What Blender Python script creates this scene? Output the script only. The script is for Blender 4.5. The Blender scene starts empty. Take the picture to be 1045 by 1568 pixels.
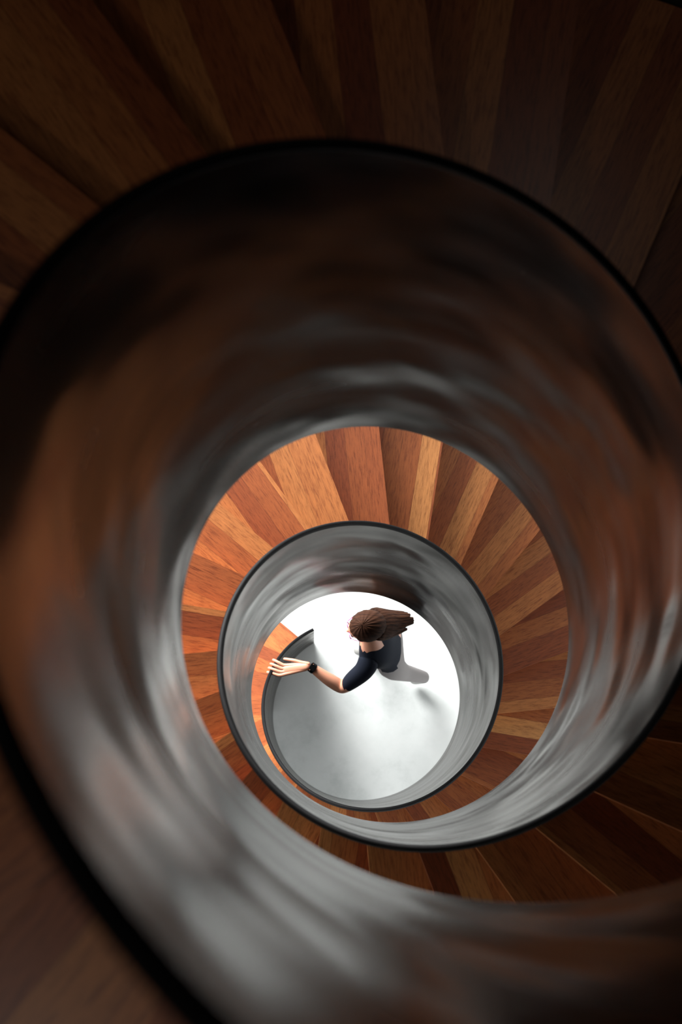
import bpy, bmesh, math, random
from mathutils import Matrix, Vector
# All staircase dimensions are in units of the well radius; S converts to metres.
S=.55;ZF=-15.3
Z0,P,H=-3.2408,5.2789,2.8108
KR=[math.radians(-150+105*i) for i in range(9)];WR=[.013,-.007,.008,-.184,.294,.016,-.162,.197,-.55]
KB=[math.radians(-240+100*i) for i in range(8)];WB=[.067,-.267,.138,.035,.258,-.048,-.412,.004]
def bump(phi,K,w): return sum(b*math.exp(-((phi-a)/math.radians(80))**2) for a,b in zip(K,w))
def rimz(phi): return Z0-P*phi/(2*math.pi)+bump(phi,KR,WR)
def botz(phi): return Z0-P*phi/(2*math.pi)-H+bump(phi,KB,WB)
def zm(z): return S*(z-ZF)
def P3(r,phi,z): return (S*r*math.sin(phi),S*r*math.cos(phi),max(0.0,zm(z)))
PH0=math.radians(-430);PH1=math.radians(690)
col=bpy.context.collection
def add(name,vs,fs,mats=(),parent=None,smooth=False,uv=None):
    me=bpy.data.meshes.new(name);me.from_pydata(vs,[],fs)
    for m in mats: me.materials.append(m)
    if uv is not None:
        l=me.uv_layers.new(name='UVMap')
        for i,lp in enumerate(me.loops): l.data[i].uv=uv[i]
    if smooth:
        for pl in me.polygons: pl.use_smooth=True
    me.update()
    o=bpy.data.objects.new(name,me);col.objects.link(o)
    if parent: o.parent=parent
    return o
def newmat(n,c=(.5,.5,.5),rough=.5,metal=0):
    m=bpy.data.materials.new(n);m.use_nodes=True
    b=m.node_tree.nodes['Principled BSDF'];b.inputs['Base Color'].default_value=(*c,1);b.inputs['Roughness'].default_value=rough;b.inputs['Metallic'].default_value=metal
    return m,m.node_tree,b
def N(nt,t,**k):
    n=nt.nodes.new(t)
    for a,v in k.items():
        if a in n.inputs: n.inputs[a].default_value=v
        else: setattr(n,a,v)
    return n
def ramp(nt,stops):
    n=nt.nodes.new('ShaderNodeValToRGB');e=n.color_ramp.elements
    while len(e)<len(stops): e.new(.5)
    for k,(p_,c) in enumerate(stops): e[k].position=p_;e[k].color=(*c,1)
    return n
# ---- steel
steel,nt,b=newmat('blackened_steel',(.2,.2,.2),.35,.95)
b.inputs['Specular Tint'].default_value=(.72,.70,.685,1)
uvn=nt.nodes.new('ShaderNodeUVMap')
mp=N(nt,'ShaderNodeMapping');mp.inputs['Scale'].default_value=(.7,3.2,1)
n1=N(nt,'ShaderNodeTexNoise',Scale=1.9,Detail=3.0,Roughness=.5)
nt.links.new(uvn.outputs[0],mp.inputs[0]);nt.links.new(mp.outputs[0],n1.inputs['Vector'])
r1=ramp(nt,[(.30,(.014,.014,.014)),(.5,(.030,.030,.031)),(.72,(.070,.070,.070))])
nt.links.new(n1.outputs[0],r1.inputs[0]);nt.links.new(r1.outputs[0],b.inputs['Base Color'])
r2=ramp(nt,[(.3,(.18,)*3),(.7,(.29,)*3)]);nt.links.new(n1.outputs[0],r2.inputs[0]);nt.links.new(r2.outputs[0],b.inputs['Roughness'])
mpb=N(nt,'ShaderNodeMapping');mpb.inputs['Scale'].default_value=(1.5,1.3,1)
n2=N(nt,'ShaderNodeTexNoise',Scale=1.5,Detail=1.5,Roughness=.45)
nt.links.new(uvn.outputs[0],mpb.inputs[0]);nt.links.new(mpb.outputs[0],n2.inputs['Vector'])
bp=N(nt,'ShaderNodeBump',Strength=.6,Distance=.08);nt.links.new(n2.outputs[0],bp.inputs['Height']);nt.links.new(bp.outputs[0],b.inputs['Normal'])
black,_,bb=newmat('black_rail_paint',(.003,.003,.0035),.6);bb.inputs['Specular IOR Level'].default_value=.08
dark,_,_=newmat('dark_soffit_paint',(.03,.028,.027),.6)
# ---- wood
wood,nt,b=newmat('merbau_planks',(.3,.1,.03),.42)
uvn=nt.nodes.new('ShaderNodeUVMap');sep=N(nt,'ShaderNodeSeparateXYZ');nt.links.new(uvn.outputs[0],sep.inputs[0])
dv=N(nt,'ShaderNodeMath',operation='DIVIDE');dv.inputs[1].default_value=.092;nt.links.new(sep.outputs[0],dv.inputs[0])
fl=N(nt,'ShaderNodeMath',operation='FLOOR');nt.links.new(dv.outputs[0],fl.inputs[0])
wn=N(nt,'ShaderNodeTexWhiteNoise',noise_dimensions='1D');nt.links.new(fl.outputs[0],wn.inputs['W'])
rc=ramp(nt,[(0,(.22,.050,.016)),(.3,(.32,.088,.026)),(.7,(.41,.137,.040)),(.9,(.48,.18,.055)),(1,(.60,.28,.095))])
nt.links.new(wn.outputs['Value'],rc.inputs[0])
cmb=N(nt,'ShaderNodeCombineXYZ')
mu=N(nt,'ShaderNodeMath',operation='MULTIPLY');mu.inputs[1].default_value=40;nt.links.new(sep.outputs[0],mu.inputs[0])
mv=N(nt,'ShaderNodeMath',operation='MULTIPLY');mv.inputs[1].default_value=4;nt.links.new(sep.outputs[1],mv.inputs[0])
nt.links.new(mu.outputs[0],cmb.inputs[0]);nt.links.new(mv.outputs[0],cmb.inputs[1]);nt.links.new(wn.outputs['Value'],cmb.inputs[2])
gn=N(nt,'ShaderNodeTexNoise',Scale=3.6,Detail=6.0,Roughness=.75);nt.links.new(cmb.outputs[0],gn.inputs['Vector'])
gr=ramp(nt,[(.34,(.50,.40,.37)),(.5,(.95,.95,.95)),(.72,(1.22,1.22,1.18))]);nt.links.new(gn.outputs[0],gr.inputs[0])
mx=N(nt,'ShaderNodeMix',data_type='RGBA',blend_type='MULTIPLY');mx.inputs[0].default_value=1
nt.links.new(rc.outputs[0],mx.inputs[6]);nt.links.new(gr.outputs[0],mx.inputs[7])
fr=N(nt,'ShaderNodeMath',operation='FRACT');nt.links.new(dv.outputs[0],fr.inputs[0])
sr=ramp(nt,[(0,(.35,)*3),(.02,(1,)*3)]);nt.links.new(fr.outputs[0],sr.inputs[0])
mx2=N(nt,'ShaderNodeMix',data_type='RGBA',blend_type='MULTIPLY');mx2.inputs[0].default_value=1
nt.links.new(mx.outputs[2],mx2.inputs[6]);nt.links.new(sr.outputs[0],mx2.inputs[7])
nt.links.new(mx2.outputs[2],b.inputs['Base Color'])

stair=bpy.data.objects.new('spiral_staircase',None);col.objects.link(stair)
n=int(math.degrees(PH1-PH0)/2);vs=[];fs=[];uv=[];T=.022
for k in range(n+1):
    f=PH0+(PH1-PH0)*k/n
    zt=rimz(f);zb=max(botz(f),ZF)
    vs+=[P3(1,f,zt),P3(1,f,zb),P3(1+T,f,zb),P3(1+T,f,zt)]
    if k:
        a=4*k-4;c=4*k
        for i in range(4):
            j=(i+1)%4
            fs.append((a+i,a+j,c+j,c+i))
            u0,u1=S*(f-(PH1-PH0)/n),S*f
            hv=[0,1.5,1.53,3.0]
            v0=hv[i];v1=hv[i+1] if i<3 else 3.03
            uv+=[(u0,v0),(u0,v1),(u1,v1),(u1,v0)]
fs+=[(0,3,2,1),(4*n,4*n+1,4*n+2,4*n+3)];uv+=[(0,0)]*8
o=add('inner_parapet',vs,fs,[steel],stair,True,uv)
o.data.set_sharp_from_angle(angle=math.radians(40))
vs=[];fs=[];m=8;rt=.018
for k in range(n+1):
    f=PH0+(PH1-PH0)*k/n;R=1+T/2
    for i in range(m):
        a=2*math.pi*i/m
        vs.append(P3(R+rt*math.cos(a),f,rimz(f)+rt*math.sin(a)))
    if k:
        for i in range(m):
            j=(i+1)%m;fs.append((m*(k-1)+i,m*(k-1)+j,m*k+j,m*k+i))
fs.append(tuple(range(m))[::-1]);fs.append(tuple(range(m*n,m*n+m)))
add('rail_cap',vs,fs,[black],stair,True)
NT=24;st=2*math.pi/NT;OFF=.27;RO=3.3;TD=1.65;dl=math.asin(OFF)
def line(phi,t):
    a=phi-dl
    return (OFF*math.cos(a)+math.sin(a)*t, -OFF*math.sin(a)+math.cos(a)*t)
def tt(r): return math.sqrt(r*r-OFF*OFF)
vs=[];fs=[];uv=[]
TH=.07;rad=[1.03+(RO-1.03)*i/8 for i in range(9)]
PEND=math.radians(685)
steps=[];f=PEND
while f>PH0+st: steps.append(f);f-=st
steps=steps[::-1]
rise=P/NT
def treadz(fe): return max(rimz(fe-st/2)-TD, ZF+TH+.1)
for si,fe in enumerate(steps):
    fsr=fe-st-math.radians(1.2)
    zt=treadz(fe)
    n0=len(vs);a_e=fe-dl
    nx,ny=math.cos(a_e),-math.sin(a_e);pu=[]
    for r in rad:
        for g in (fsr,fe):
            x,y=line(g,tt(r))
            d=OFF-(x*nx+y*ny)
            for zz in (zt,zt-TH):
                vs.append((S*x,S*y,zm(zz)));pu.append((S*d+10*si+.003,S*tt(r)))
    L=len(rad)
    def q(*ii):
        fs.append(tuple(n0+i for i in ii));uv.extend([pu[i] for i in ii])
    for i in range(L-1):
        A=4*i;C=4*i+4
        q(A,A+2,C+2,C);q(A+1,C+1,C+3,A+3);q(A+2,A+3,C+3,C+2);q(A,C,C+1,A+1)
    q(0,1,3,2);q(4*L-4,4*L-2,4*L-1,4*L-3)
add('treads',vs,fs,[wood],stair,False,uv)
vs=[];fs=[];uv=[]
for si,fe in enumerate(steps):
    g=fe-math.radians(.8);zt=treadz(fe)-TH;zb=zt-rise*1.3
    n0=len(vs);pu=[]
    for r in (1.03,RO):
        x,y=line(g,tt(r))
        for zz in (zt,zb): vs.append((S*x,S*y,max(0,zm(zz))));pu.append((10*si+.5+.05*(zz==zt),S*r))
    fs.append((n0,n0+1,n0+3,n0+2));uv+= [pu[0],pu[1],pu[3],pu[2]]
add('risers',vs,fs,[wood],stair,False,uv)
vs=[];fs=[];n=int(math.degrees(PH1-PH0)/4);PS=PEND-math.radians(34)
for k in range(n+1):
    f=PH0+(PS-PH0)*k/n;z=rimz(f)
    zs=max(z-2.4,ZF)
    vs+=[P3(1.03,f,zs),P3(RO,f,zs),P3(RO,f,z-TD+.12),P3(RO+.03,f,z-TD+.12),P3(RO+.03,f,zs)]
    if k:
        a=5*k-5;c=5*k
        fs+=[(a,c,c+1,a+1),(a+1,c+1,c+2,a+2),(a+2,c+2,c+3,a+3),(a+3,c+3,c+4,a+4),(a+4,c+4,c+1,a+1)]
add('soffit_and_outer_stringer',vs,fs,[dark],stair,True)

# ---------------- room
white,nt,b=newmat('polished_white_concrete',(.8,.82,.82),.5);b.inputs['Specular IOR Level'].default_value=.3
tc=nt.nodes.new('ShaderNodeTexCoord');nn=N(nt,'ShaderNodeTexNoise',Scale=2.4,Detail=7.0,Roughness=.65);nt.links.new(tc.outputs['Object'],nn.inputs['Vector'])
rw=ramp(nt,[(.3,(.38,.405,.40)),(.5,(.50,.525,.52)),(.75,(.56,.58,.575))]);nt.links.new(nn.outputs[0],rw.inputs[0]);nt.links.new(rw.outputs[0],b.inputs['Base Color'])
wallm,_,_=newmat('wall_plaster',(.55,.55,.54),.8)
drumm,_,_=newmat('drum_wall_paint',(.05,.045,.042),.7)
framem,_,_=newmat('window_frame_paint',(.05,.05,.05),.4)
HW=5.2;ZC=zm(-6.6);TOP=zm(6.5)
def boxv(lo,hi):
    x0,y0,z0=lo;x1,y1,z1=hi
    return [(x0,y0,z0),(x1,y0,z0),(x1,y1,z0),(x0,y1,z0),(x0,y0,z1),(x1,y0,z1),(x1,y1,z1),(x0,y1,z1)]
BF=[(0,3,2,1),(4,5,6,7),(0,1,5,4),(1,2,6,5),(2,3,7,6),(3,0,4,7)]
def box(name,lo,hi,m,parent=None): return add(name,boxv(lo,hi),BF,[m],parent)
box('floor',(-HW,-HW,-.2),(HW,HW,0),white)
box('wall_right',(HW,-HW,0),(HW+.2,HW,ZC),wallm)
box('wall_front',(-HW,-HW-.2,0),(HW,-HW,ZC),wallm)
box('wall_left',(-HW-.2,-HW,0),(-HW,HW,ZC),wallm)
box('wall_back',(-HW,HW,0),(HW,HW+.2,ZC),wallm)
def window(name,c,along,w_,h_):
    vs=[];fs=[]
    for i in range(5):
        u=-w_/2+w_*i/4
        v=boxv((u-.03,-.03,-h_/2),(u+.03,.03,h_/2)) if along=='x' else boxv((-.03,u-.03,-h_/2),(.03,u+.03,h_/2))
        fs+=[tuple(len(vs)+q_ for q_ in f_) for f_ in BF];vs+=[tuple(Vector(c)+Vector(p_)) for p_ in v]
    for z in (-h_/2,h_/2):
        v=boxv((-w_/2-.03,-.03,z-.03),(w_/2+.03,.03,z+.03)) if along=='x' else boxv((-.03,-w_/2-.03,z-.03),(.03,w_/2+.03,z+.03))
        fs+=[tuple(len(vs)+q_ for q_ in f_) for f_ in BF];vs+=[tuple(Vector(c)+Vector(p_)) for p_ in v]
    add(name,vs,fs,[framem])
def ring(name,ri,half,z0,z1,m):
    vs=[];fs=[];n=64
    for k in range(n):
        a=2*math.pi*k/n;s,c=math.sin(a),math.cos(a);q=half/max(abs(s),abs(c))
        for z in (z0,z1): vs+=[(ri*s,ri*c,z),(q*s,q*c,z)]
    for k in range(n):
        a=4*k;b_=4*((k+1)%n)
        fs+=[(a,a+1,b_+1,b_),(a+2,b_+2,b_+3,a+3),(a,b_,b_+2,a+2),(a+1,a+3,b_+3,b_+1)]
    return add(name,vs,fs,[m])
RD=S*(RO+.06)
ring('ceiling',RD,HW,ZC,ZC+.3,wallm)
def cyl(name,r,z0,z1,t,m):
    vs=[];fs=[];n=96
    for k in range(n):
        a=2*math.pi*k/n;s,c=math.sin(a),math.cos(a)
        for rr_ in (r,r+t):
            for z in (z0,z1): vs.append((rr_*s,rr_*c,z))
    for k in range(n):
        a=4*k;b_=4*((k+1)%n)
        fs+=[(a,a+1,b_+1,b_),(a+2,b_+2,b_+3,a+3),(a,b_,b_+2,a+2),(a+1,a+3,b_+3,b_+1)]
    return add(name,vs,fs,[m],None,False)
cyl('wall_drum',RD,ZC,TOP,.15,drumm)
ring('ceiling_upper',.02,RD+.2,TOP,TOP+.1,drumm)

# ---------------- person
def skinmesh(name,joints,edges,lv=2):
    names=list(joints);me=bpy.data.meshes.new(name)
    me.from_pydata([joints[k][0] for k in names],[(names.index(a),names.index(b)) for a,b in edges],[])
    o=bpy.data.objects.new(name,me);col.objects.link(o)
    o.modifiers.new('s','SKIN')
    for i,k in enumerate(names):
        r=joints[k][1];r=r if isinstance(r,tuple) else (r,r)
        me.skin_vertices[0].data[i].radius=r
        me.skin_vertices[0].data[i].use_root=(i==0)
    sb=o.modifiers.new('u','SUBSURF');sb.levels=lv;sb.render_levels=lv
    dg=bpy.context.evaluated_depsgraph_get();ev=o.evaluated_get(dg)
    m2=bpy.data.meshes.new_from_object(ev);m2.name=name
    bpy.data.objects.remove(o)
    for pl in m2.polygons: pl.use_smooth=True
    return m2
person=bpy.data.objects.new('walking_woman',None);col.objects.link(person)
shirt,_,bb=newmat('navy_shirt',(.006,.008,.014),.9);bb.inputs['Specular IOR Level'].default_value=.1
pants,_,bb=newmat('grey_trousers',(.17,.16,.158),.9);bb.inputs['Specular IOR Level'].default_value=.1
skinm,_,bb=newmat('skin',(.44,.20,.125),.5);bb.inputs['Subsurface Weight'].default_value=.1;bb.inputs['Subsurface Radius'].default_value=(.02,.008,.004)
hairm,nt,b=newmat('brown_hair',(.05,.022,.012),.7);b.inputs['Specular IOR Level'].default_value=.06
tc=nt.nodes.new('ShaderNodeTexCoord');mpp=N(nt,'ShaderNodeMapping');mpp.inputs['Scale'].default_value=(3,60,10)
hn=N(nt,'ShaderNodeTexNoise',Scale=3.0,Detail=4.0);nt.links.new(tc.outputs['Object'],mpp.inputs[0]);nt.links.new(mpp.outputs[0],hn.inputs['Vector'])
hr=ramp(nt,[(.3,(.008,.003,.002)),(.7,(.045,.018,.009))]);nt.links.new(hn.outputs[0],hr.inputs[0]);nt.links.new(hr.outputs[0],b.inputs['Base Color'])
shoe,_,_=newmat('grey_shoes',(.25,.25,.24),.6)
J={'pelvis':((.20,.34,.93),(.15,.11)),'waist':((.155,.34,1.06),(.125,.095)),'chest':((.09,.34,1.20),(.15,.11)),'neckb':((.065,.34,1.335),(.07,.07)),'neck':((.05,.37,1.41),.05),'headb':((.035,.40,1.47),.05),
'shL':((.03,.20,1.30),.066),'elL':((-.105,.102,1.12),.046),'foL':((-.19,.15,1.165),.041),'wrL':((-.298,.222,1.215),.026),
'shR':((.11,.48,1.30),.062),'elR':((.20,.53,1.05),.043),'wrR':((.11,.53,.85),.027),'haR':((.07,.53,.76),(.02,.035)),
'hipL':((.19,.25,.87),.095),'knL':((.29,.24,.50),.062),'anL':((.47,.23,.17),.042),'toL':((.38,.22,.05),.036),
'hipR':((.19,.43,.87),.095),'knR':((.09,.42,.50),.062),'anR':((.13,.42,.10),.042),'toR':((-.01,.42,.04),.036)}
E=[('pelvis','waist'),('waist','chest'),('chest','neckb'),('neckb','neck'),('neck','headb'),('neckb','shL'),('shL','elL'),('elL','foL'),('foL','wrL'),('neckb','shR'),('shR','elR'),('elR','wrR'),('wrR','haR'),
('pelvis','hipL'),('hipL','knL'),('knL','anL'),('anL','toL'),('pelvis','hipR'),('hipR','knR'),('knR','anR'),('anR','toR')]
bm_=skinmesh('body',J,E)
for m_ in (shirt,skinm,pants,shoe): bm_.materials.append(m_)
lab={('neckb','neck'):(0,.5,1),('neck','headb'):(1,9,1),('shL','elL'):(0,.8,1),('elL','foL'):(1,9,1),('foL','wrL'):(1,9,1),('shR','elR'):(0,.75,1),('elR','wrR'):(1,9,1),('wrR','haR'):(1,9,1),
('pelvis','waist'):(2,.5,0),('waist','chest'):(0,9,0),('chest','neckb'):(0,9,0),('neckb','shL'):(0,9,0),('neckb','shR'):(0,9,0),('anL','toL'):(3,9,3),('anR','toR'):(3,9,3)}
for pl in bm_.polygons:
    c=pl.center;best=None
    for e in E:
        a=Vector(J[e[0]][0]);d=Vector(J[e[1]][0])-a;t=max(0,min(1,(c-a).dot(d)/d.length_squared));dist=(c-a-d*t).length
        if best is None or dist<best[0]: best=(dist,e,t)
    l=lab.get(best[1],(2,9,2));pl.material_index=l[0] if best[2]<l[1] else l[2]
def link(name,me):
    oo=bpy.data.objects.new(name,me);col.objects.link(oo);oo.parent=person;return oo
link('body',bm_)
def chain(nm,pl_,rs):
    j={str(i):(tuple(q_),r) for i,(q_,r) in enumerate(zip(pl_,rs))}
    return skinmesh(nm,j,[(str(i),str(i+1)) for i in range(len(pl_)-1)],2)
# left hand resting over the rail
fR=math.radians(653);rc_=Vector(P3(1.011,fR,rimz(fR)));tg=Vector((math.cos(fR),-math.sin(fR),0));rd=Vector((math.sin(fR),math.cos(fR),0));up=Vector((0,0,1))
W=Vector(J['wrL'][0])
me_all=[]
palmc=rc_-rd*.054+up*.032
for i,(s_,ln) in enumerate([(-.030,.9),(-.010,1.05),(.010,1.0),(.030,.8)]):
    kn=palmc+tg*s_*1.05
    p2=rc_+tg*s_*1.2-rd*.014*(2-ln)+up*.034
    p3=rc_+tg*s_*1.3+rd*.014*ln+up*.027
    p4=rc_+tg*s_*1.3+rd*.024*ln+up*.004
    me_all.append(chain('finger_%d'%(i+1),[W+tg*s_*.35,kn,p2,p3,p4],[(.016,.014),(.012,.012),.0095,.0085,.0075]))
me_all.append(chain('thumb',[W+tg*.010,W+(palmc-W)*.35+tg*.030,W+(palmc-W)*.7+tg*.056,rc_-rd*.034+tg*.068+up*.014],[.015,.013,.0105,.0085]))
me_all.append(chain('palm',[W,W+(palmc-W)*.5,palmc],[(.024,.020),(.030,.016),(.031,.013)]))
# right hand hanging, fingers slightly curled
Wr=Vector(J['haR'][0])
for i,(s_,ln) in enumerate([(-.026,.9),(-.009,1.05),(.009,1.0),(.026,.8)]):
    b0=Wr+Vector((s_,0,.02));me_all.append(chain('right_finger_%d'%(i+1),[b0,b0+Vector((s_*.1,.004,-.045)),b0+Vector((s_*.1-.004,-.004,-.075*ln)),b0+Vector((-.008,-.018,-.098*ln))],[.011,.0095,.0085,.0075]))
me_all.append(chain('right_thumb',[Wr+Vector((-.02,0,.03)),Wr+Vector((-.042,-.008,.0)),Wr+Vector((-.050,-.014,-.03))],[.013,.0105,.0085]))
for m_ in me_all:
    m_.materials.append(skinm);link(m_.name,m_)
bm=bmesh.new();wd=(W-Vector(J['foL'][0])).normalized()
bmesh.ops.create_cone(bm,cap_ends=False,segments=24,radius1=.031,radius2=.030,depth=.024)
wm=Vector(J['foL'][0]).lerp(W,.86)
bmesh.ops.transform(bm,verts=bm.verts,matrix=Matrix.Translation(wm)@wd.to_track_quat('Z','Y').to_matrix().to_4x4())
bmesh.ops.create_cube(bm,size=1,matrix=Matrix.Translation(wm+Vector((0,0,.031)))@wd.to_track_quat('X','Z').to_matrix().to_4x4()@Matrix.Diagonal((.036,.034,.012,1)))
me=bpy.data.meshes.new('wrist_watch');bm.to_mesh(me);me.materials.append(black);oo=link('wrist_watch',me)
oo.modifiers.new('s','SOLIDIFY').thickness=.003
HM=Matrix.Translation((.018,.418,1.53))@Matrix.Rotation(math.radians(12),4,'Z')@Matrix.Rotation(math.radians(-16),4,'Y')
def blob(name,mat_,fn,seg=48,ring_=32):
    bm=bmesh.new();bmesh.ops.create_uvsphere(bm,u_segments=seg,v_segments=ring_,radius=1)
    for v in bm.verts: v.co=HM@Vector(fn(v.co.copy()))
    me=bpy.data.meshes.new(name);bm.to_mesh(me);bm.free();me.materials.append(mat_)
    for pl in me.polygons: pl.use_smooth=True
    return link(name,me)
def headf(v):
    x,y,z=v.x*.098,v.y*.076,v.z*.118
    if z<0: k=1+z/.118*.28;y*=k;x=x*k-.012*(-z/.118)
    if v.x<-.6 : 
        nz=math.exp(-((z+.012)/.022)**2-(y/.012)**2);x-=.024*nz
        x+=.010*(math.exp(-((z-.008)/.014)**2-((abs(y)-.030)/.014)**2))
        x-=.006*math.exp(-((z+.052)/.008)**2-(y/.022)**2)
        x-=.008*math.exp(-((z+.095)/.018)**2-(y/.02)**2)
    return (x,y,z)
blob('head',skinm,headf,96,64)
eyem=newmat('eye',(.04,.03,.02),.2)[0]
for s_ in (-1,1):
    blob('ear_%d'%(1 if s_<0 else 2),skinm,lambda v:(v.x*.017+.008,v.y*.008+s_*.078,v.z*.030-.012),16,12)
    blob('eye_%d'%(1 if s_<0 else 2),eyem,lambda v:(v.x*.011-.083,v.y*.013+s_*.030,v.z*.009+.008),16,12)
blob('lips',newmat('lips',(.45,.12,.10),.4)[0],lambda v:(v.x*.008-.094,v.y*.022,v.z*.007-.052),16,12)
random.seed(2)
def hairf(v):
    a=math.atan2(v.y,v.x);w=1+.012*math.sin(a*17+v.z*3)+.008*math.sin(a*41)
    x,y,z=v.x*.107*w+.014,v.y*.090*w,v.z*.126*w+.012
    if v.x<-.45 and v.z<.45: x=max(x,-.055)
    if v.z<0 and v.x>-.1: z*=1.25;x+=.02*(-v.z)
    return (x,y,z)
blob('hair',hairm,hairf,96,48)
for i in range(13):
    a=-1.15+2.3*i/12;ln=.85+.3*random.random()
    c_,s_=math.cos(a),math.sin(a)
    pp=[HM@Vector((.070*c_+.02,.076*s_,.02)),HM@Vector((.095*c_+.03,.080*s_,-.04)),HM@Vector((.130*c_+.035*ln,.074*s_,-.10*ln)),HM@Vector((.14*c_+.10*ln,.060*s_,-.16*ln))]
    m_=chain('hair_lock_%d'%(i+1),pp,[.024,.027,.023,.009]);m_.materials.append(hairm);link(m_.name,m_)
pink,_,_=newmat('magenta_frame',(.40,.03,.22),.4)
bm=bmesh.new()
for s_ in (-1,1):
    v_=bmesh.ops.create_cone(bm,cap_ends=False,segments=20,radius1=.020,radius2=.020,depth=.004,matrix=HM@Matrix.Translation((-.098,s_*.030,.006))@Matrix.Rotation(math.pi/2,4,'Y'))
    bmesh.ops.create_cube(bm,size=1,matrix=HM@Matrix.Translation((-.066,s_*.066,.010))@Matrix.Rotation(s_*.45,4,'Z')@Matrix.Diagonal((.06,.003,.006,1)))
bmesh.ops.create_cube(bm,size=1,matrix=HM@Matrix.Translation((-.100,0,.012))@Matrix.Diagonal((.004,.02,.004,1)))
me=bpy.data.meshes.new('glasses');bm.to_mesh(me);me.materials.append(pink);oo=link('glasses',me)
oo.modifiers.new('s','SOLIDIFY').thickness=.002

# ---------------- lights
def area(name,loc,tgt,sx,sy,pw,colr=(1,1,1),spread=180):
    l=bpy.data.lights.new(name,'AREA');l.shape='RECTANGLE';l.size=sx;l.size_y=sy;l.energy=pw;l.color=colr;l.spread=math.radians(spread)
    o=bpy.data.objects.new(name,l);col.objects.link(o);o.location=loc
    o.rotation_euler=(Vector(tgt)-Vector(loc)).to_track_quat('-Z','Y').to_euler();return o
day=(1,.99,.975)
window('window_1',(-HW+.04,2.4,3.6),'y',4.4,2.0)
window('window_2',(-1.6,HW-.04,3.6),'x',5.2,2.0)
area('window_light_left',(-HW+.3,2.4,3.75),(-.4,0.8,2.2),4.2,1.7,220,day,110)
area('window_light_back',(-1.8,HW-.3,3.75),(-.2,0.6,2.2),4.6,1.7,950,day,110)
area('floor_fill_right',(HW-.2,0,.8),(0,0,.1),8,1.3,150,(.97,.985,1))  # added low fill to brighten the floor; no window in this wall
area('floor_fill_front',(0,-HW+.2,.8),(0,0,.1),8,1.3,230,(.97,.985,1))  # another added floor fill, the front wall has no window
area('floor_fill_back',(.8,HW-.2,.9),(0,0,.1),6,1.3,90,(.97,.985,1))  # low fill added for the floor, no opening at this height
area('floor_fill_left',(-HW+.2,-1,.8),(0,0,.1),6,1.3,170,(.97,.985,1))  # added floor fill near ground level, not a window
def sc(name,deg,r,z,pw):
    a=math.radians(deg);area(name,(S*r*math.sin(a),S*r*math.cos(a),zm(z)),(S*2*math.sin(a),S*2*math.cos(a),zm(z-2.5)),.5,.25,pw,(1,.95,.88))
sc('upper_tread_fill_1',-70,3.2,-.9,1.3)  # unseen fill lamps added to lift the upper treads, no fittings there
sc('upper_tread_fill_2',20,3.2,-2.2,1.0)
sc('upper_tread_fill_3',-140,3.2,.3,4.6)
w=bpy.data.worlds.new('world');bpy.context.scene.world=w;w.use_nodes=True
w.node_tree.nodes['Background'].inputs[0].default_value=(.6,.7,.8,1);w.node_tree.nodes['Background'].inputs[1].default_value=.1
cd=bpy.data.cameras.new('camera');cam=bpy.data.objects.new('camera',cd);col.objects.link(cam)
cam.matrix_world=Matrix.Translation((S*-.4731,S*-.6313,zm(0)))@Matrix.Rotation(-.02,4,'Y')@Matrix.Rotation(.2033,4,'X')
cd.sensor_fit='VERTICAL';cd.sensor_height=36;cd.sensor_width=24;cd.lens=36*1886.8/1568
cd.clip_start=.02
cd.dof.use_dof=True;cd.dof.focus_distance=5.6;cd.dof.aperture_fstop=2.8
bpy.context.scene.camera=cam
bpy.context.scene.view_settings.view_transform='Standard'
